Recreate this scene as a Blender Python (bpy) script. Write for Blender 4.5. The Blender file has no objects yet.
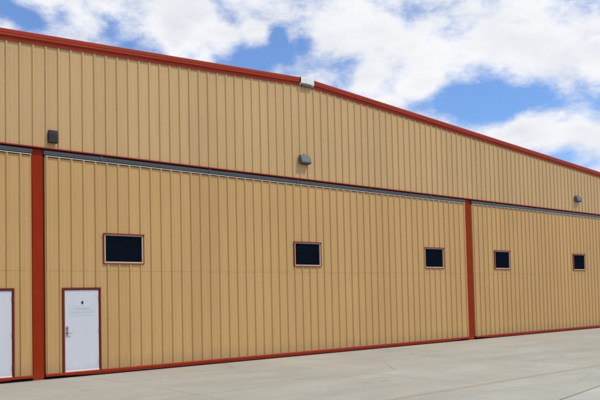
import bpy, bmesh, math, random
from mathutils import Vector, Matrix
random.seed(7)
sc = bpy.context.scene
COL = sc.collection
R = math.radians

# ------------------------------------------------------------------ helpers
def tag(o, label=None, cat=None, group=None, kind=None):
    if label: o['label'] = label
    if cat: o['category'] = cat
    if group: o['group'] = group
    if kind: o['kind'] = kind
    return o

def empty(name, loc):
    o = bpy.data.objects.new(name, None); COL.objects.link(o)
    o.location = loc; o.empty_display_size = .3
    return o

class MB:
    """collects geometry in world coordinates; build() links it as ONE mesh object"""
    def __init__(s): s.v = []; s.f = []; s.m = []
    def quad(s, *pts, mi=0):
        b = len(s.v); s.v += [tuple(p) for p in pts]; s.f.append(tuple(range(b, b+len(pts)))); s.m.append(mi)
    def box(s, x0, x1, y0, y1, z0, z1, mi=0, dz=0.0):
        """dz: rise from x0 to x1 (sheared box, for things following the gable)"""
        b = len(s.v)
        for z in (z0, z1):
            s.v += [(x0,y0,z),(x1,y0,z+dz),(x1,y1,z+dz),(x0,y1,z)]
        for q in ((0,3,2,1),(4,5,6,7),(0,1,5,4),(1,2,6,5),(2,3,7,6),(3,0,4,7)):
            s.f.append(tuple(b+i for i in q)); s.m.append(mi)
    def extrude(s, prof, path, mi=0, caps=True):
        """prof: list of (y, z) loop; path: list of (x, z) stations"""
        b = len(s.v); n = len(prof)
        for (x, zz) in path:
            for (y, z) in prof: s.v.append((x, y, zz+z))
        for i in range(len(path)-1):
            for j in range(n):
                k = (j+1) % n
                s.f.append((b+i*n+j, b+i*n+k, b+(i+1)*n+k, b+(i+1)*n+j)); s.m.append(mi)
        if caps:
            s.f.append(tuple(b+j for j in range(n))); s.m.append(mi)
            s.f.append(tuple(b+(len(path)-1)*n+j for j in reversed(range(n)))); s.m.append(mi)
    def cyl(s, c, axis, r, l, n=20, mi=0, r2=None, sx=1, sz=1):
        """disc prism from c along axis ('x','y','z') for length l"""
        r2 = r if r2 is None else r2
        b = len(s.v)
        for t, rr in ((0, r), (l, r2)):
            for i in range(n):
                a = 2*math.pi*i/n; u, w = rr*math.cos(a)*sx, rr*math.sin(a)*sz
                p = {'y':(c[0]+u, c[1]+t, c[2]+w), 'x':(c[0]+t, c[1]+u, c[2]+w), 'z':(c[0]+u, c[1]+w, c[2]+t)}[axis]
                s.v.append(p)
        for i in range(n):
            k = (i+1) % n
            s.f.append((b+i, b+k, b+n+k, b+n+i)); s.m.append(mi)
        s.f.append(tuple(b+i for i in range(n))); s.m.append(mi)
        s.f.append(tuple(b+n+i for i in reversed(range(n)))); s.m.append(mi)
    def build(s, name, mats, parent=None, bevel=0, fix=True, smooth=False):
        me = bpy.data.meshes.new(name)
        o0 = Vector((0,0,0))
        if parent is not None:
            p = parent
            while p is not None: o0 += p.location; p = p.parent
        me.from_pydata([tuple(Vector(v)-o0) for v in s.v], [], s.f)
        for m in (mats if isinstance(mats, (list, tuple)) else [mats]): me.materials.append(m)
        me.polygons.foreach_set('material_index', s.m)
        if fix:
            bm = bmesh.new(); bm.from_mesh(me)
            bmesh.ops.recalc_face_normals(bm, faces=bm.faces)
            bm.to_mesh(me); bm.free()
        if smooth:
            for p in me.polygons: p.use_smooth = True
        me.update()
        o = bpy.data.objects.new(name, me); COL.objects.link(o)
        if parent is not None: o.parent = parent
        if bevel:
            md = o.modifiers.new('bevel', 'BEVEL'); md.width = bevel; md.segments = 2; md.limit_method = 'ANGLE'
        return o

# ------------------------------------------------------------------ materials
class NT:
    def __init__(s, nt): s.nt = nt; s.N = nt.nodes; s.L = nt.links
    def n(s, t, **kw):
        x = s.N.new(t)
        for k, v in kw.items(): setattr(x, k, v)
        return x
    def inp(s, sock, v):
        if v is None: return
        if isinstance(v, (int, float)) or isinstance(v, (tuple, list)): sock.default_value = v
        else: s.L.new(v, sock)
    def m(s, op, a, b=None, c=None, clamp=False):
        x = s.n('ShaderNodeMath', operation=op); x.use_clamp = clamp
        for i, v in enumerate((a, b, c)): s.inp(x.inputs[i], v)
        return x.outputs[0]
    def vm(s, op, a, b=None, out=0):
        x = s.n('ShaderNodeVectorMath', operation=op)
        s.inp(x.inputs[0], a); s.inp(x.inputs[1], b)
        return x.outputs[out]
    def noise(s, vec, scale, detail=4, rough=.55, dist=0):
        x = s.n('ShaderNodeTexNoise'); s.inp(x.inputs['Vector'], vec)
        x.inputs['Scale'].default_value = scale; x.inputs['Detail'].default_value = detail
        x.inputs['Roughness'].default_value = rough; x.inputs['Distortion'].default_value = dist
        return x.outputs['Fac']
    def sstep(s, v, a, b, lo=0., hi=1.):
        x = s.n('ShaderNodeMapRange', interpolation_type='SMOOTHSTEP')
        s.inp(x.inputs[0], v); x.inputs[1].default_value = a; x.inputs[2].default_value = b
        x.inputs[3].default_value = lo; x.inputs[4].default_value = hi
        return x.outputs[0]
    def lin(s, v, a, b, lo=0., hi=1.):
        x = s.n('ShaderNodeMapRange'); s.inp(x.inputs[0], v)
        for i, k in enumerate((a, b, lo, hi)): x.inputs[1+i].default_value = k
        return x.outputs[0]
    def mix(s, f, a, b, mode='MIX'):
        x = s.n('ShaderNodeMix', data_type='RGBA', blend_type=mode)
        s.inp(x.inputs[0], f)
        for sock, v in ((x.inputs[6], a), (x.inputs[7], b)):
            if isinstance(v, tuple) and len(v) == 3: v = v+(1,)
            s.inp(sock, v)
        return x.outputs[2]
    def map(s, vec, scale=(1,1,1), loc=(0,0,0)):
        x = s.n('ShaderNodeMapping'); s.inp(x.inputs[0], vec)
        x.inputs['Scale'].default_value = scale; x.inputs['Location'].default_value = loc
        return x.outputs[0]
    def bump(s, h, strength, dist, normal=None):
        x = s.n('ShaderNodeBump'); x.inputs['Strength'].default_value = strength
        x.inputs['Distance'].default_value = dist; s.inp(x.inputs['Height'], h)
        if normal is not None: s.L.new(normal, x.inputs['Normal'])
        return x.outputs[0]

def new_mat(name):
    m = bpy.data.materials.new(name); m.use_nodes = True
    t = NT(m.node_tree); b = m.node_tree.nodes['Principled BSDF']
    return m, t, b
def pos(t): return t.n('ShaderNodeNewGeometry').outputs['Position']

def siding_mat(name, base, spread=.035):
    m, t, b = new_mat(name)
    p = pos(t); s = t.n('ShaderNodeSeparateXYZ'); t.L.new(p, s.inputs[0])
    # each 0.914 m sheet left the coil with its own faint tone
    sheet = t.m('FLOOR', t.m('DIVIDE', t.m('ADD', s.outputs[0], 0.05), 0.9144))
    wn = t.n('ShaderNodeTexWhiteNoise', noise_dimensions='1D'); t.L.new(sheet, wn.inputs['W'])
    k = t.lin(wn.outputs[0], 0, 1, 1-spread, 1+spread)
    # chalking and rain streaks: stretched vertically
    st = t.noise(t.map(p, (3.5, 3.5, .22)), 1.6, 6, .65)
    st2 = t.noise(t.map(p, (14, 14, .5)), 1.0, 4, .6)
    big = t.noise(p, .35, 3, .5)
    k = t.m('MULTIPLY', k, t.lin(st, .25, .75, .955, 1.045))
    k = t.m('MULTIPLY', k, t.lin(st2, .25, .75, .975, 1.025))
    k = t.m('MULTIPLY', k, t.lin(big, .3, .7, .965, 1.035))
    cc = t.n('ShaderNodeCombineXYZ')
    for i in range(3): t.inp(cc.inputs[i], k)
    col = t.mix(1.0, base, cc.outputs[0], 'MULTIPLY')
    # splash dirt near the slab: earth coloured film, ragged upper edge
    d = t.m('ADD', s.outputs[2], t.m('MULTIPLY', t.noise(t.map(p, (6,6,1.2)), 1.3, 5, .65), -.55))
    f = t.sstep(d, -.15, .25, .32, 0.0)
    col = t.mix(f, col, (.22, .17, .11))
    # small scuffs
    sp = t.sstep(t.noise(p, 9, 5, .7), .70, .78, 0, .35)
    col = t.mix(sp, col, (.25, .19, .12))
    t.L.new(col, b.inputs['Base Color'])
    t.inp(b.inputs['Roughness'], t.lin(st, .2, .8, .42, .6))
    b.inputs['Specular IOR Level'].default_value = .35
    oil = t.noise(t.map(p, (2.2, 1, .7)), 1.0, 2, .5)
    t.L.new(t.bump(oil, .35, .02), b.inputs['Normal'])
    return m

def paint_mat(name, base, rough=.45, var=.07, spec=.4, streak=(3,3,.6), bumpk=.1, dirt=0.0, metal=0.0):
    m, t, b = new_mat(name)
    p = pos(t)
    n1 = t.noise(t.map(p, streak), 2.0, 5, .6); n2 = t.noise(p, 14, 5, .65)
    k = t.m('MULTIPLY', t.lin(n1, .25, .75, 1-var, 1+var), t.lin(n2, .25, .75, 1-var*.5, 1+var*.5))
    cc = t.n('ShaderNodeCombineXYZ')
    for i in range(3): t.inp(cc.inputs[i], k)
    col = t.mix(1.0, base, cc.outputs[0], 'MULTIPLY')
    if dirt:
        s = t.n('ShaderNodeSeparateXYZ'); t.L.new(p, s.inputs[0])
        d = t.m('ADD', s.outputs[2], t.m('MULTIPLY', t.noise(p, 5, 5, .65), -.5))
        col = t.mix(t.sstep(d, -.2, .1, dirt, 0), col, (.30, .24, .18))
    t.L.new(col, b.inputs['Base Color'])
    b.inputs['Metallic'].default_value = metal
    t.inp(b.inputs['Roughness'], t.lin(n2, .2, .8, rough-.06, rough+.1))
    b.inputs['Specular IOR Level'].default_value = spec
    if bumpk: t.L.new(t.bump(n1, bumpk, .01), b.inputs['Normal'])
    return m

M = {}
M['upper'] = siding_mat('tan_upper_siding', (.484, .320, .150))
M['siding'] = siding_mat('tan_door_siding', (.478, .296, .116))
M['red'] = paint_mat('red_trim_paint', (.260, .026, .009), .5, .12, .10)
M['post'] = paint_mat('red_post_paint', (.250, .024, .006), .6, .09, .05, dirt=.04)
M['rake'] = paint_mat('red_rake_paint', (.300, .034, .014), .48, .12, .15, (.5, 3, 3))
M['door_trim'] = paint_mat('door_trim_paint', (.165, .020, .009), .5, .08, .2, bumpk=0)
M['dark_red'] = paint_mat('dark_red_jamb_paint', (.13, .016, .010), .5, .08, .2, bumpk=0)
M['steel'] = paint_mat('grey_track_steel', (.075, .083, .090), .38, .15, .5, (.6, 3, 3), metal=.35)
M['cap'] = paint_mat('white_cap_metal', (.66, .69, .70), .4, .05, .5)
M['white'] = paint_mat('white_flashing', (.72, .71, .66), .5, .06, .4, (.8,3,3))
M['door'] = paint_mat('white_door_paint', (.525, .558, .620), .38, .025, .3, (2,2,.5), .02, dirt=.25)
M['frame'] = paint_mat('pale_window_frame', (.42, .37, .295), .5, .06, .4)
M['lamp'] = paint_mat('charcoal_lamp_housing', (.024, .026, .034), .55, .10, .3)
M['lamp2'] = paint_mat('grey_lamp_housing', (.080, .098, .118), .45, .10, .5)
M['lens'] = paint_mat('dark_lamp_lens', (.016, .018, .022), .5, .05, .3)
M['rubber'] = paint_mat('black_rubber', (.012, .012, .012), .8, .2, .2)
M['undershade'] = paint_mat('brown_undershade', (.030, .022, .016), .8, .2, .1)  # dark brown standing in for shade beneath the top flashing
M['metal'] = paint_mat('brushed_metal', (.30, .30, .29), .3, .06, .5, metal=.9)
M['black'] = paint_mat('black_enamel', (.02, .02, .025), .35, .05, .5)
M['inside'] = paint_mat('dark_interior', (.010, .010, .010), .9, .1, .1)
M['roof'] = paint_mat('galvalume_roof', (.42, .42, .41), .4, .06, .5, (3,.4,3))
M['putty'] = paint_mat('tan_side_panel', (.45, .31, .15), .5, .05, .3)

def glass_mat():
    # dark solar film: a very weak, bluish mirror over black
    m = bpy.data.materials.new('tinted_glass'); m.use_nodes = True
    t = NT(m.node_tree); m.node_tree.nodes.remove(m.node_tree.nodes['Principled BSDF'])
    p = pos(t)
    gl = t.n('ShaderNodeBsdfGlossy'); df = t.n('ShaderNodeBsdfDiffuse'); ad = t.n('ShaderNodeAddShader')
    gl.inputs['Color'].default_value = (.0026, .0046, .0105, 1); gl.inputs['Roughness'].default_value = .08
    df.inputs['Color'].default_value = (.0022, .0026, .0032, 1)
    t.L.new(t.bump(t.noise(p, 1.5, 2, .5), 1.0, .06), gl.inputs['Normal'])
    t.L.new(gl.outputs[0], ad.inputs[0]); t.L.new(df.outputs[0], ad.inputs[1])
    t.L.new(ad.outputs[0], m.node_tree.nodes['Material Output'].inputs[0])
    return m
M['glass'] = glass_mat()

def notice_mat():
    m, t, b = new_mat('faded_notice_paper')
    p = pos(t); s = t.n('ShaderNodeSeparateXYZ'); t.L.new(p, s.inputs[0])
    n = t.noise(p, 22, 4, .7)
    col = t.mix(t.lin(n, .3, .7, 0, 1), (.475, .520, .560), (.500, .545, .590))
    t.L.new(col, b.inputs['Base Color']); b.inputs['Roughness'].default_value = .6
    return m
M['notice'] = notice_mat()
M['ghost'] = paint_mat('faded_grey_print', (.430, .475, .500), .6, .22, .3, (60,60,12), 0)

def concrete_mat(name, far=False):
    m, t, b = new_mat(name)
    p = pos(t); s = t.n('ShaderNodeSeparateXYZ'); t.L.new(p, s.inputs[0])
    X, Y = s.outputs[0], s.outputs[1]
    base = (.358, .348, .302)
    dg = t.m('SUBTRACT', t.m('ADD', Y, 10.33), t.m('MULTIPLY', t.m('SUBTRACT', X, 4.21), .17))
    base = t.mix(t.sstep(dg, -.01, .01, 1, 0), base, (.405, .400, .360))
    n1 = t.noise(p, .22, 5, .6); n2 = t.noise(p, 1.1, 6, .65); n3 = t.noise(p, 9, 6, .7)
    n4 = t.noise(t.map(p, (.25, 1.4, 1)), 1.0, 5, .6, .4)    # drawn-out traffic staining along the apron
    k = t.lin(n1, .3, .7, .90, 1.10)
    for nn, a in ((n2, .060), (n3, .05), (n4, .075)):
        k = t.m('MULTIPLY', k, t.lin(nn, .28, .72, 1-a, 1+a))
    # slabs poured on different days
    cx = t.m('FLOOR', t.m('DIVIDE', t.m('SUBTRACT', X, .58), 4.57)); cy = t.m('FLOOR', t.m('DIVIDE', t.m('ADD', Y, 10.2), 5.1))
    cv = t.n('ShaderNodeCombineXYZ'); t.L.new(cx, cv.inputs[0]); t.L.new(cy, cv.inputs[1])
    wn = t.n('ShaderNodeTexWhiteNoise', noise_dimensions='2D'); t.L.new(cv.outputs[0], wn.inputs['Vector'])
    k = t.m('MULTIPLY', k, t.lin(wn.outputs[0], 0, 1, .965, 1.035))
    cc = t.n('ShaderNodeCombineXYZ')
    for i in range(3): t.inp(cc.inputs[i], k)
    col = t.mix(1.0, base, cc.outputs[0], 'MULTIPLY')
    # warm dusty patches / oily grey blotches
    col = t.mix(t.sstep(t.noise(p, .5, 5, .6), .50, .68, 0, .30), col, (.36, .325, .26))
    col = t.mix(t.sstep(t.noise(t.map(p, (.8, 2.2, 1), (4,9,0)), .9, 6, .7), .60, .70, 0, .30), col, (.235, .230, .215))
    col = t.mix(t.sstep(t.noise(t.map(p, (1, 1, 1), (31,2,0)), 2.6, 6, .7), .66, .75, 0, .30), col, (.20, .195, .18))
    ty = t.noise(t.map(p, (.10, 5.0, 1), (3,1,0)), 1.0, 5, .6, .6)
    col = t.mix(t.m('MULTIPLY', t.sstep(ty, .58, .72, 0, .34), t.sstep(t.noise(p, .35, 3, .5), .42, .6)), col, (.21, .205, .19))
    dr = t.n('ShaderNodeTexVoronoi'); t.L.new(p, dr.inputs['Vector']); dr.inputs['Scale'].default_value = .75; dr.inputs['Randomness'].default_value = 1
    col = t.mix(t.m('MULTIPLY', t.sstep(t.m('ADD', dr.outputs['Distance'], t.m('MULTIPLY', n2, .12)), .09, .17, 1, 0), .34), col, (.17, .165, .15))
    # aggregate speckle
    sp = t.noise(p, 70, 3, .7)
    col = t.mix(t.sstep(sp, .60, .72, 0, .25), col, (.18, .17, .15))
    # sawn joints across the apron and along it
    wob = t.m('MULTIPLY', t.m('SUBTRACT', t.noise(p, 3, 3, .6), .5), .02)
    def joint(v, off, per, w):
        q = t.m('ADD', t.m('DIVIDE', t.m('SUBTRACT', t.m('ADD', v, wob), off), per), .5)
        fr = t.m('ABSOLUTE', t.m('SUBTRACT', t.m('FRACT', q), .5))
        return t.sstep(fr, w/per*.4, w/per, 1, 0)
    j1 = joint(X, .58, 4.57, .014); j2 = joint(Y, -5.1, 5.1*60, .014)
    jj = t.m('MAXIMUM', j1, j2)
    jj = t.m('MULTIPLY', jj, t.sstep(t.noise(p, .45, 5, .65), .36, .62, .12, .75))
    col = t.mix(jj, col, (.10, .095, .085))
    jb = t.sstep(t.m('ABSOLUTE', t.m('ADD', dg, wob)), .010, .026, .70, 0)
    col = t.mix(jb, col, (.045, .043, .040))
    # hairline cracks
    vo = t.n('ShaderNodeTexVoronoi', feature='DISTANCE_TO_EDGE')
    t.L.new(p, vo.inputs['Vector']); vo.inputs['Scale'].default_value = .16
    cr = t.m('MULTIPLY', t.sstep(vo.outputs['Distance'], .0, .0022, 1, 0), t.sstep(t.noise(p, .3, 5, .7), .48, .62, 0, .55))
    col = t.mix(cr, col, (.12, .11, .10))
    t.L.new(col, b.inputs['Base Color'])
    b.inputs['Roughness'].default_value = .85; b.inputs['Specular IOR Level'].default_value = .25
    h = t.m('ADD', t.m('MULTIPLY', n3, .6), t.m('ADD', t.m('MULTIPLY', sp, .4), t.m('MULTIPLY', jj, -1.5)))
    t.L.new(t.bump(h, .35, .01), b.inputs['Normal'])
    return m
M['concrete'] = concrete_mat('weathered_concrete')

def line_mat():
    m, t, b = new_mat('worn_yellow_paint')
    p = pos(t)
    b.inputs['Base Color'].default_value = (.46, .42, .285, 1); b.inputs['Roughness'].default_value = .8
    tr = t.n('ShaderNodeBsdfTransparent'); mx = t.n('ShaderNodeMixShader')
    w = t.m('MULTIPLY', t.sstep(t.noise(p, 16, 6, .75), .33, .62, .05, .9), t.sstep(t.noise(t.map(p, (.5, 3, 1)), 1.2, 5, .7), .30, .62, .35, 1))
    out = m.node_tree.nodes['Material Output']
    t.L.new(w, mx.inputs[0]); t.L.new(tr.outputs[0], mx.inputs[1]); t.L.new(b.outputs[0], mx.inputs[2])
    t.L.new(mx.outputs[0], out.inputs[0])
    return m
M['line'] = line_mat()

# ------------------------------------------------------------------ measures (metres)
P = .3048                      # rib pitch
PX, ZP, SL = 7.88, 8.60, .0590 # ridge: x, top of rake, slope
RH = .240                      # rake trim height
XL, XR = -17.25, 32.95         # ends of the gable front
ZU = 5.435                     # bottom of the upper wall
ZB = .125                      # bottom of the door siding
ZT = 5.235                     # top of the door siding
ZS = 2.560                     # lap seam
def ztop(x): return ZP - SL*abs(x-PX)

# ------------------------------------------------------------------ ground
g = MB()
g.quad((-400,-400,0),(500,-400,0),(500,400,0),(-400,400,0))
tag(g.build('ground', M['concrete']), kind='structure')
ln = MB()
ln.quad((-30,-8.27,.004),(45,-8.27,.004),(45,-8.11,.004),(-30,-8.11,.004))
tag(ln.build('painted_line', M['line']), kind='structure')
ln = MB()
ln.quad((6.85,-4.06,.004),(6.98,-4.0,.004),(6.33,-4.86,.004),(6.18,-4.90,.004))
tag(ln.build('painted_mark', M['line']), kind='structure')

# ------------------------------------------------------------------ ribbed sheet
def rib_profile(x0, x1, extra):
    """(x, y) outline of the sheet from x0 to x1; y<0 is towards the viewer"""
    pts = []
    n0 = int(math.floor(x0/P))-1; n1 = int(math.ceil(x1/P))+1
    for n in range(n0, n1+1):
        c = n*P+.012
        pts += [(c-.036, 0), (c-.013, -.031), (c+.013, -.031), (c+.040, 0)]
        for k in (.34, .66):                         # two shallow stiffening beads in each pan
            q = c+k*P
            pts += [(q-.026, 0), (q-.012, -.0030), (q+.012, -.0030), (q+.026, 0)]
    def yat(x):
        for (a, ya), (b_, yb) in zip(pts, pts[1:]):
            if a <= x <= b_: return ya+(yb-ya)*(x-a)/(b_-a) if b_ > a else ya
        return 0
    xs = [x0, x1]+[e for e in extra if x0 < e < x1]
    out = [q for q in pts if x0 < q[0] < x1]+[(x, yat(x)) for x in xs]
    out.sort()
    return out

def sheet(mb, x0, x1, z0, zt, holes=(), off=0.0, extra=()):
    ex = list(extra)
    for h in holes: ex += [h[0], h[1]]
    pr = rib_profile(x0, x1, ex)
    for (xa, ya), (xb, yb) in zip(pr, pr[1:]):
        if xb-xa < 1e-6: continue
        xm = (xa+xb)/2
        cuts = sorted((h[2], h[3]) for h in holes if h[0] < xm < h[1])
        za, zb = zt(xa), zt(xb)
        lo = z0; spans = []
        for (c0, c1) in cuts:
            if c0 > lo: spans.append((lo, lo, c0, c0))
            lo = max(lo, c1)
        if za > lo: spans.append((lo, lo, za, zb))
        for (l0, l1, h0, h1) in spans:
            mb.quad((xa, ya+off, l0), (xb, yb+off, l1), (xb, yb+off, h1), (xa, ya+off, h0))

def screws(mb, x0, x1, rows, skip=()):
    n = int(math.ceil(x0/P))
    while n*P < x1:
        for dx in (.070, -.070+P):
            x = n*P+.012+dx
            if not (x0+.03 < x < x1-.03): continue
            for z in rows:
                if callable(z): z = z(x)
                if any(h[0]-.03 < x < h[1]+.03 and h[2]-.03 < z < h[3]+.03 for h in skip): continue
                jx, jz = random.uniform(-.004,.004), random.uniform(-.006,.006)
                mb.cyl((x+jx, -.0062, z+jz), 'y', .0065, .006, 6)
        n += 1

hangar = empty('hangar', (PX, 0, 0))
tag(hangar, 'long tan metal hangar with red trim, low gable and three wide ribbed doors', 'hangar')

# upper wall
u = MB(); sheet(u, XL, XR, ZU, lambda x: ztop(x)-.05, extra=(PX,))
screws(u, XL, XR, [ZU+.06, ZU+1.35, lambda x: ztop(x)-.42])
u.build('upper_wall', M['upper'], hangar, fix=False)

# red drip flashing under the upper wall
fl = MB()
fl.extrude([(-.058,0),(-.058,-.030),(-.050,-.030),(-.050,-.008),(.06,-.008),(.06,0)], [(XL,ZU),(XR,ZU)])
fl.build('drip_flashing', M['red'], hangar)

# rake trim along both slopes (formed metal: sloping nose, bead, lower fascia), mitred round the ridge cap
prof = [(-.085,0),(-.100,-.016),(-.100,-.085),(-.088,-.098),(-.092,-.106),(-.092,-.142),(-.078,-.158),(-.045,-.166),
        (-.043,-RH),(-.040,-RH-.010),(-.035,-RH-.010),(-.035,-.02),(.10,-.02),(.10,0)]
for (xa, xb) in ((XL-.12, PX-.23), (PX+.27, XR+.12)):
    r_ = MB(); nseg = 12; st = [xa+(xb-xa)*i/nseg for i in range(nseg+1)]
    r_.extrude(prof, [(x, ztop(x)) for x in st])
    r_.build('rake_trim', M['rake'], hangar)
# ridge end cap
cp = MB()
cprof = [(-.07,.024),(-.126,.012),(-.130,-.02),(-.130,-.180),(-.122,-.185),(-.122,-.140),(-.06,-.225),(-.04,-.225),(.5,-.02),(.5,.024)]
cp.extrude(cprof, [(PX-.25, ztop(PX-.25)), (PX, ztop(PX)), (PX+.29, ztop(PX+.29))])
cp.box(PX-.25, PX-.235, -.134, -.06, ztop(PX-.25)-.200, ztop(PX-.25)+.01)
cp.box(PX+.275, PX+.29, -.134, -.06, ztop(PX+.29)-.200, ztop(PX+.29)+.01)
cp.build('ridge_cap', M['cap'], hangar, bevel=.004)
# lap line of the small closure under it
cl = MB(); cl.box(PX-.20, PX+.22, -.105, -.045, ZP-.275, ZP-.215)
cl.build('ridge_closure', M['steel'], hangar, bevel=.004)

# roof
rf = MB()
for a, b_ in ((XL-.1, PX), (PX, XR+.1)):
    rf.extrude([(.101,-.012),(42,-.012),(42,-.075),(.101,-.075)], [(a, ztop(a)), (b_, ztop(b_))])
n = XL
rf.build('roof', M['roof'], hangar)
# side and rear walls
sw = MB(); sw.box(XL-.02, XL+.03, .12, 41.8, 0, ztop(XL)-.08); sw.build('side_wall', M['putty'], hangar)
sw = MB(); sw.box(XR-.03, XR+.02, .12, 41.8, 0, ztop(XR)-.08); sw.build('side_wall', M['putty'], hangar)
sw = MB()
b0 = [(XL,0),(XR,0),(XR,ztop(XR)-.1),(PX,ztop(PX)-.1),(XL,ztop(XL)-.1)]
for y in (41.8,): sw.quad(*[(x,y,z) for x,z in b0])
sw.build('rear_wall', M['putty'], hangar)
# dark backing behind gaps so that no daylight leaks through
bk = MB(); bk.box(XL+.03, XR-.03, .22, .25, 0, ZU+.2); bk.build('inner_lining', M['inside'], hangar)

# header track: a grey rolled beam with a rounded upper face, and its hood brackets
POSTS = [(-17.20,-16.95), (-.625,-.365), (15.985,16.335), (32.62,32.92)]
BAYS = [(-16.92,-.655), (-.335,15.945), (16.375,32.59)]
tr_prof = [(.10,.150),(.01,.150),(-.014,.140),(-.026,.120),(-.026,.078),(-.016,.064),(-.016,.040),(-.002,.030),(.10,.030)]
for (a, b_) in BAYS:
    tk = MB(); tk.extrude(tr_prof, [(a-.025, 5.245), (b_+.025, 5.245)])
    x = a+1.4
    while x < b_-.3:
        tk.box(x, x+.05, -.030, .0, 5.270, 5.392); x += 3.2
    tk.build('door_track', M['steel'], hangar)

# posts (I-section column faces set back between the doors)
for i, (a, b_) in enumerate(POSTS):
    p_ = MB()
    p_.box(a, b_, .030, .042, 0.0, 5.395)
    p_.box(a, a+.012, .042, .20, 0, 5.395); p_.box(b_-.012, b_, .042, .20, 0, 5.395)
    p_.box(a+.01, b_-.01, .022, .030, 0.0, .012)
    if i == 2: p_.box(a-.006, b_+.006, .016, .030, 5.255, 5.285)
    p_.build('door_post', M['post'], hangar, bevel=.003)

# hangar doors
WINS = {0: [-14.95, -8.80, -2.67], 1: [1.665, 7.835, 13.985], 2: [18.315, 24.500, 30.650]}
WH, WZ0, WZ1 = .555, 2.715, 3.470
PDOORS = {0: [-1.54], 1: [.545]}
for bi, (a, b_) in enumerate(BAYS):
    wh = [(c-WH+.01, c+WH-.01, WZ0+.01, WZ1-.01) for c in WINS[bi]]
    ph = [(c-.475, c+.475, ZB-.01, 2.125) for c in PDOORS.get(bi, [])]
    d = MB()
    d1 = MB()
    sheet(d, a+.02, b_-.02, ZB, lambda x: ZS, [(h[0],h[1],h[2],min(h[3],ZS)) for h in ph])
    sheet(d, a+.02, b_-.02, ZS-.02, lambda x: ZT, wh, off=-.0028)
    screws(d, a+.02, b_-.02, [ZB+.06, 1.35, ZS-.03, ZS+.05, 3.85, ZT-.09], ph+wh)
    # edge frames of the leaf
    for (e0, e1) in ((a, a+.02), (b_-.02, b_)):
        d.box(e0, e1, -.012, .09, ZB, ZT)
    o = d.build('hangar_door', M['siding'], hangar, fix=False)
    # white top flashing hooked over the ribs; the shade on the pans below is helped by a dark strip
    wt = MB()
    wt.box(a+.004, b_-.004, -.044, .02, ZT+.004, ZT+.012)
    wt.box(a+.004, b_-.004, -.046, -.042, ZT-.001, ZT+.0115)
    wt.build('top_flashing', M['white'], o)
    cs = MB(); cs.box(a+.022, b_-.022, -.0095, .01, ZT-.019, ZT+.003); cs.build('undershade_strip', M['undershade'], o)  # dark strip across the pan tops, painted shade under the flashing
    # red bottom channel with weather seal
    bs = MB()
    bs.extrude([(-.030,.0),(-.048,-.010),(-.052,-.018),(-.052,-.062),(-.030,-.067),(.06,-.067),(.06,.0)],
               [(a-.012, ZB+.002), (b_+.012, ZB+.002)])
    bs.extrude([(-.044,-.0675),(-.048,-.088),(-.044,-.094),(.0,-.094),(.0,-.0675)], [(a+.45, ZB+.022), (a+1.3, ZB), (b_-1.2, ZB), (b_-.5, ZB+.022)])
    x = a+1.9
    while x < b_-.3:
        bs.box(x, x+.09, -.0545, -.03, ZB-.058, ZB-.014); x += 3.05
    bs.build('bottom_channel', M['red'], o, bevel=.003)
    sl = MB(); x = a
    while x < b_-.01:                                 # worn seal: hangs lower in places, missing near the posts
        w = min(random.uniform(.35, 1.1), b_-x)
        edge = min(x-a, b_-x)
        low = .024 if edge < .7 else random.choice([.002, .004, .003, .010])
        if edge >= .7: sl.box(x, x+w, -.022, -.006, low, ZB-.095)
        x += w
    sl.build('weather_seal', M['rubber'], o)

    # windows
    for c in WINS[bi]:
        x0, x1, z0, z1 = c-WH, c+WH, WZ0, WZ1
        fr = MB()                                       # outer red trim
        t_ = .018
        fr.box(x0, x1, -.047, .012, z1-t_, z1); fr.box(x0, x1, -.047, .012, z0, z0+t_)
        fr.box(x0, x0+t_, -.046, .012, z0+t_, z1-t_); fr.box(x1-t_, x1, -.046, .012, z0+t_, z1-t_)
        fr.box(x0-.012, x1+.012, -.066, -.047, z1-.012, z1+.006)
        w = fr.build('window', M['red'], hangar, bevel=.002)
        # inner pale frame
        f2 = MB(); s_ = .038; a0, a1, c0, c1 = x0+t_, x1-t_, z0+t_, z1-t_
        f2.box(a0, a1, -.028, .03, c1-s_*.8, c1); f2.box(a0, a1, -.036, .03, c0, c0+s_)
        f2.box(a0, a0+s_, -.032, .03, c0+s_, c1-s_*.8); f2.box(a1-s_, a1, -.032, .03, c0+s_, c1-s_*.8)
        f2.build('frame', M['frame'], w, bevel=.003)
        gl = MB(); gl.box(a0+s_-.004, a1-s_+.004, .004, .012, c0+s_-.004, c1-s_*.8+.004)
        gl.build('pane', M['glass'], w)

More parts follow.
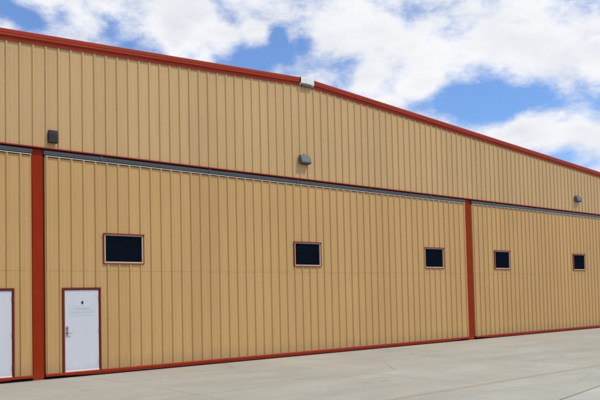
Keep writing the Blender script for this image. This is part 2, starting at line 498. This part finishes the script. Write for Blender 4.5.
# personnel doors in the hangar doors
def man_door(c, notice):
    fr = MB(); z0 = ZB
    fr.box(c-.480, c+.480, -.046, .02, 2.095, 2.132)
    for s in (-1, 1):
        xa, xb = sorted((c+s*.480, c+s*.448))
        fr.box(xa, xb, -.044, .02, z0, 2.095)
    d = fr.build('door', M['door_trim'], hangar, bevel=.002)
    jb = MB()                                          # rebate
    jb.box(c-.448, c-.432, -.030, .03, z0, 2.095); jb.box(c+.432, c+.448, -.030, .03, z0, 2.095)
    jb.box(c-.432, c+.432, -.030, .03, 2.078, 2.095)
    jb.build('jamb', M['dark_red'], d)
    lf = MB(); lf.box(c-.430, c+.430, -.014, .03, z0+.012, 2.074)
    lf.build('leaf', M['door'], d, bevel=.003)
    sh = MB(); sh.box(c-.428, c+.428, -.026, -.0145, z0+.002, z0+.030)
    sh.build('door_sweep', M['white'], d, bevel=.002)
    for hz in (.36, 1.10, 1.90):
        hg = MB(); hg.cyl((c+.438, -.036, hz-.055), 'z', .011, .11, 12); hg.box(c+.428, c+.436, -.034, -.0145, hz-.05, hz+.05)
        hg.build('hinge', M['door_trim'], d)
    k = MB()                                           # deadbolt and lever on the left
    k.cyl((c-.372, -.030, 1.165), 'y', .034, .015, 24); k.cyl((c-.372, -.044, 1.165), 'y', .019, .015, 20)
    k.build('deadbolt', M['metal'], d, bevel=.002)
    h = MB()
    h.cyl((c-.372, -.026, 1.060), 'y', .038, .011, 24, sz=1.1); h.cyl((c-.372, -.068, 1.060), 'y', .013, .043, 16)
    h.cyl((c-.378, -.066, 1.060), 'x', .011, .120, 12)
    h.box(c-.392, c-.352, -.022, -.015, .985, 1.215)
    h.build('handle', M['metal'], d, bevel=.002)
    if notice:
        v = MB(); v.cyl((c+.010, -.022, 1.770), 'y', .026, .008, 20, sz=1.5); v.cyl((c+.010, -.026, 1.772), 'y', .013, .004, 16)
        v.build('door_viewer', M['black'], d)
        nt = MB(); nt.box(c-.30, c+.335, -.0165, -.0145, 1.455, 1.705)
        nt.build('notice', M['notice'], d)
        for (zz, xa, xb, hh) in ((1.625, -.16, .20, .050), (1.535, -.245, -.05, .024), (1.535, .0, .16, .024), (1.535, .19, .29, .024)):
            gh = MB(); gh.box(c+xa, c+xb, -.0178, -.0166, zz-hh/2, zz+hh/2)
            gh.build('lettering', M['ghost'], d)
    return d
d0 = man_door(PDOORS[1][0], True)
d1 = man_door(PDOORS[0][0], False)

# ------------------------------------------------------------------ wall lamps
def lamp(x, z, label, group='lamps on the upper wall'):
    t = empty('wall_lamp', (x, -.03, z)); tag(t, label, 'wall lamp', group)
    return t
# small upright one
L1 = lamp(-.150, 5.555, 'small charcoal upright box lamp above the left red post', )
b_ = MB(); b_.extrude([(-.095,.305),(-.102,.295),(-.110,.02),(-.10,.0),(-.03,.0),(-.03,.305)], [(-.262, 5.555), (-.052, 5.555)])
b_.build('housing', M['lamp'], L1, bevel=.008)
q = MB(); q.box(-.240, -.074, -.111, -.100, 5.570, 5.790); q.build('lens', M['lens'], L1, bevel=.004)
q = MB(); q.box(-.225, -.089, -.032, -.0, 5.60, 5.80); q.build('bracket', M['lamp'], L1)
# two wide cut-off wall packs
def pack(x, label):
    t = lamp(x, 5.885, label)
    z = 5.885; w = .190
    h = MB()
    # body tapers towards the top and the sides of the nose
    pf = [(-.03,.0), (-.03,.265), (-.055,.275), (-.120,.262), (-.200,.060), (-.195,.030), (-.165,.0)]
    n = len(pf); base = len(h.v)
    for (xx, sc_) in ((-w, .93), (-w+.02, 1.0), (w-.02, 1.0), (w, .93)):
        for (yy, zz) in pf: h.v.append((x+xx, -.03+(yy+.03)*sc_, z+.14+(zz-.14)*sc_))
    for i in range(3):
        for j in range(n):
            k = (j+1) % n; h.f.append((base+i*n+j, base+i*n+k, base+(i+1)*n+k, base+(i+1)*n+j)); h.m.append(0)
    h.f.append(tuple(base+j for j in range(n))); h.m.append(0)
    h.f.append(tuple(base+3*n+j for j in reversed(range(n)))); h.m.append(0)
    h.build('housing', M['lamp2'], t, bevel=.006)
    l = MB(); l.box(x-.155, x+.155, -.172, -.055, z-.010, z+.004); l.build('lens', M['lens'], t, bevel=.003)
    br = MB(); br.box(x-.09, x+.09, -.032, 0.0, z+.05, z+.22); br.build('bracket', M['lamp'], t)
    sn = MB(); sn.cyl((x-.03, -.085, z+.262), 'z', .020, .040, 14); sn.build('photocell', M['lamp'], t)
    ey = MB(); ey.box(x-.17, x+.17, -.150, -.05, z+.276, z+.281)
    return t
pack(7.745, 'grey wedge shaped lamp on the upper wall just below the white ridge cap')
pack(24.47, 'grey wedge shaped lamp on the upper wall above the rightmost visible window')

# ------------------------------------------------------------------ sun and sky
AZ, EL = R(34), R(56)       # sun to the right of the facade's normal, behind the camera
sdir = Vector((math.sin(AZ)*math.cos(EL), -math.cos(AZ)*math.cos(EL), math.sin(EL)))
sl = bpy.data.lights.new('sun', 'SUN'); sl.energy = 2.5; sl.angle = R(5); sl.color = (1, .94, .85)
so = bpy.data.objects.new('sun', sl); COL.objects.link(so)
so.rotation_euler = sdir.to_track_quat('Z', 'Y').to_euler(); so.location = (0, -30, 40)

w = bpy.data.worlds.new('World'); sc.world = w; w.use_nodes = True
t = NT(w.node_tree); bg = w.node_tree.nodes['Background']
sky = t.n('ShaderNodeTexSky', sky_type='NISHITA'); sky.sun_disc = False
sky.sun_elevation = EL; sky.sun_rotation = math.atan2(sdir.x, sdir.y)
sky.air_density = 1.0; sky.dust_density = .6; sky.ozone_density = 1.6
gen = t.n('ShaderNodeTexCoord').outputs['Generated']
d = t.vm('NORMALIZE', gen)
s = t.n('ShaderNodeSeparateXYZ'); t.L.new(d, s.inputs[0])
den = t.m('ADD', t.m('MAXIMUM', s.outputs[2], 0.0), .22)
pc = t.n('ShaderNodeCombineXYZ')
t.L.new(t.m('DIVIDE', s.outputs[0], den), pc.inputs[0]); t.L.new(t.m('DIVIDE', s.outputs[1], den), pc.inputs[1])
pv = pc.outputs[0]
dm = t.map(d, (1, 1, 1.7), (1.3, .4, .2))
warp = t.n('ShaderNodeTexNoise'); t.L.new(dm, warp.inputs['Vector']); warp.inputs['Scale'].default_value = 9; warp.inputs['Detail'].default_value = 3
wv = t.n('ShaderNodeVectorMath', operation='MULTIPLY_ADD')
t.L.new(warp.outputs['Color'], wv.inputs[0]); wv.inputs[1].default_value = (.05,.05,.05); t.L.new(dm, wv.inputs[2])
f1 = t.noise(wv.outputs[0], 7.0, 12, .58)
f2 = t.noise(t.map(wv.outputs[0], (1,1,1), (9.3, 1.1, 4)), 21, 10, .60)
dens = t.m('ADD', t.m('MULTIPLY', f1, .66), t.m('MULTIPLY', f2, .34))
def cov(dx, dy, dz, rad, wgt):
    L = math.sqrt(dx*dx+dy*dy+dz*dz); c = (dx/L, dy/L, dz/L)
    dist = t.vm('DISTANCE', d, c, out=1)
    return t.m('MULTIPLY', t.sstep(dist, 0, rad, 1, 0), wgt)
BLOBS = [ # direction, angular radius, more (+) or less (-) cloud
 ((0.316,0.881,0.352),0.039,-0.18),
 ((0.291,0.885,0.364),0.024,-0.11),
 ((0.355,0.861,0.365),0.021,-0.09),
 ((0.411,0.843,0.347),0.021,-0.10),
 ((0.439,0.835,0.332),0.024,-0.12),
 ((0.468,0.821,0.327),0.024,-0.13),
 ((0.521,0.761,0.387),0.018,-0.14),
 ((0.534,0.758,0.374),0.020,-0.16),
 ((0.547,0.754,0.362),0.018,-0.13),
 ((0.594,0.726,0.348),0.020,-0.18),
 ((0.600,0.728,0.331),0.024,-0.18),
 ((0.583,0.746,0.323),0.027,-0.18),
 ((0.563,0.762,0.319),0.030,-0.18),
 ((0.541,0.780,0.314),0.024,-0.13),
 ((0.505,0.801,0.321),0.021,-0.09),
 ((0.625,0.704,0.338),0.023,-0.14),
 ((0.671,0.687,0.279),0.030,-0.11),
 ((0.773,0.573,0.273),0.039,-0.14),
 ((0.793,0.548,0.265),0.045,-0.20),
 ((0.813,0.524,0.255),0.045,-0.18),
 ((0.790,0.563,0.241),0.042,-0.20),
 ((0.765,0.593,0.249),0.039,-0.14),
 ((0.743,0.618,0.257),0.027,-0.11),
 ((0.814,0.533,0.230),0.030,-0.12),
 ((0.834,0.493,0.249),0.039,-0.14),
 ((0.854,0.463,0.240),0.039,-0.12),
 ((0.872,0.432,0.231),0.036,-0.11),
 ((0.862,0.477,0.173),0.021,-0.09),
 ((0.894,0.386,0.228),0.061,-0.11),
 ((0.783,0.556,0.279),0.018,0.09),
 ((0.817,0.536,0.211),0.030,0.14),
 ((0.834,0.510,0.210),0.033,0.18),
 ((0.850,0.483,0.210),0.033,0.18),
 ((0.866,0.453,0.211),0.033,0.17),
 ((0.881,0.432,0.191),0.038,0.14),
 ((0.895,0.400,0.200),0.045,0.14),
 ((0.571,0.742,0.353),0.024,0.11),
 ((0.487,0.796,0.360),0.061,0.11),
 ((0.387,0.849,0.359),0.036,0.07),
 ((0.645,0.677,0.353),0.061,0.11),
 ((0.695,0.634,0.338),0.068,0.14),
 ((0.740,0.587,0.328),0.061,0.14),
 ((0.791,0.514,0.331),0.076,0.14),
 ((0.834,0.456,0.311),0.076,0.14),
 ((0.742,0.607,0.286),0.038,0.09),
 ((0.696,0.654,0.296),0.033,0.07),
 ((0.865,0.420,0.275),0.038,0.09),
]
cv_ = None
for (dd, rad, wg) in BLOBS:
    q = cov(*dd, rad, wg); cv_ = q if cv_ is None else t.m('ADD', cv_, q)
dens = t.m('ADD', dens, cv_)
wisp = t.noise(t.map(dm, (1,1,1.2), (2,5,8)), 40, 9, .68)
dens2 = t.m('ADD', dens, t.m('MULTIPLY', t.m('SUBTRACT', wisp, .5), .16))
alpha = t.sstep(dens2, .320, .575)
shade = t.noise(t.map(dm, (1,1,1.4), (5.3, 3.1, 0)), 8, 8, .6)
grey = t.m('ADD', t.m('MULTIPLY', t.sstep(dens, .58, .80), .5), t.m('MULTIPLY', t.sstep(shade, .35, .68), .5), clamp=True)
ccol = t.mix(grey, (9.4, 9.5, 9.8), (6.9, 7.25, 7.9))
hz = t.sstep(s.outputs[2], .0, .22, .55, 0)          # low sky is milkier
skyc = t.mix(1.0, sky.outputs[0], (.72, 1.16, 1.70), 'MULTIPLY')
veil = t.mix(.10, skyc, (7.2, 7.8, 8.8))
veil = t.mix(hz, veil, (6.6, 7.3, 8.4))
fin = t.mix(alpha, veil, ccol)
t.L.new(fin, bg.inputs['Color']); bg.inputs['Strength'].default_value = .1

# ------------------------------------------------------------------ camera (solved from the rib spacing and the level lines)
a = Vector((0.75823812, -0.65159119, -0.02244718)); b2 = Vector((-0.01124686, -0.04749638, 0.99880809)); c = Vector((0.65188071, 0.75708191, 0.04334192))
cam = bpy.data.cameras.new('camera'); co = bpy.data.objects.new('camera', cam); COL.objects.link(co)
mt = Matrix((a, b2, -c)).transposed().to_4x4(); mt.translation = Vector((-6.7048, -16.5313, 1.79))
co.matrix_world = mt
cam.sensor_width = 36; cam.lens = 713.74/600*36; cam.shift_y = 65.888/600
cam.clip_start = .1; cam.clip_end = 2000
sc.camera = co
sc.view_settings.view_transform = 'Standard'; sc.view_settings.look = 'None'
sc.view_settings.gamma = 1; sc.view_settings.exposure = 0; sc.view_settings.use_curve_mapping = False
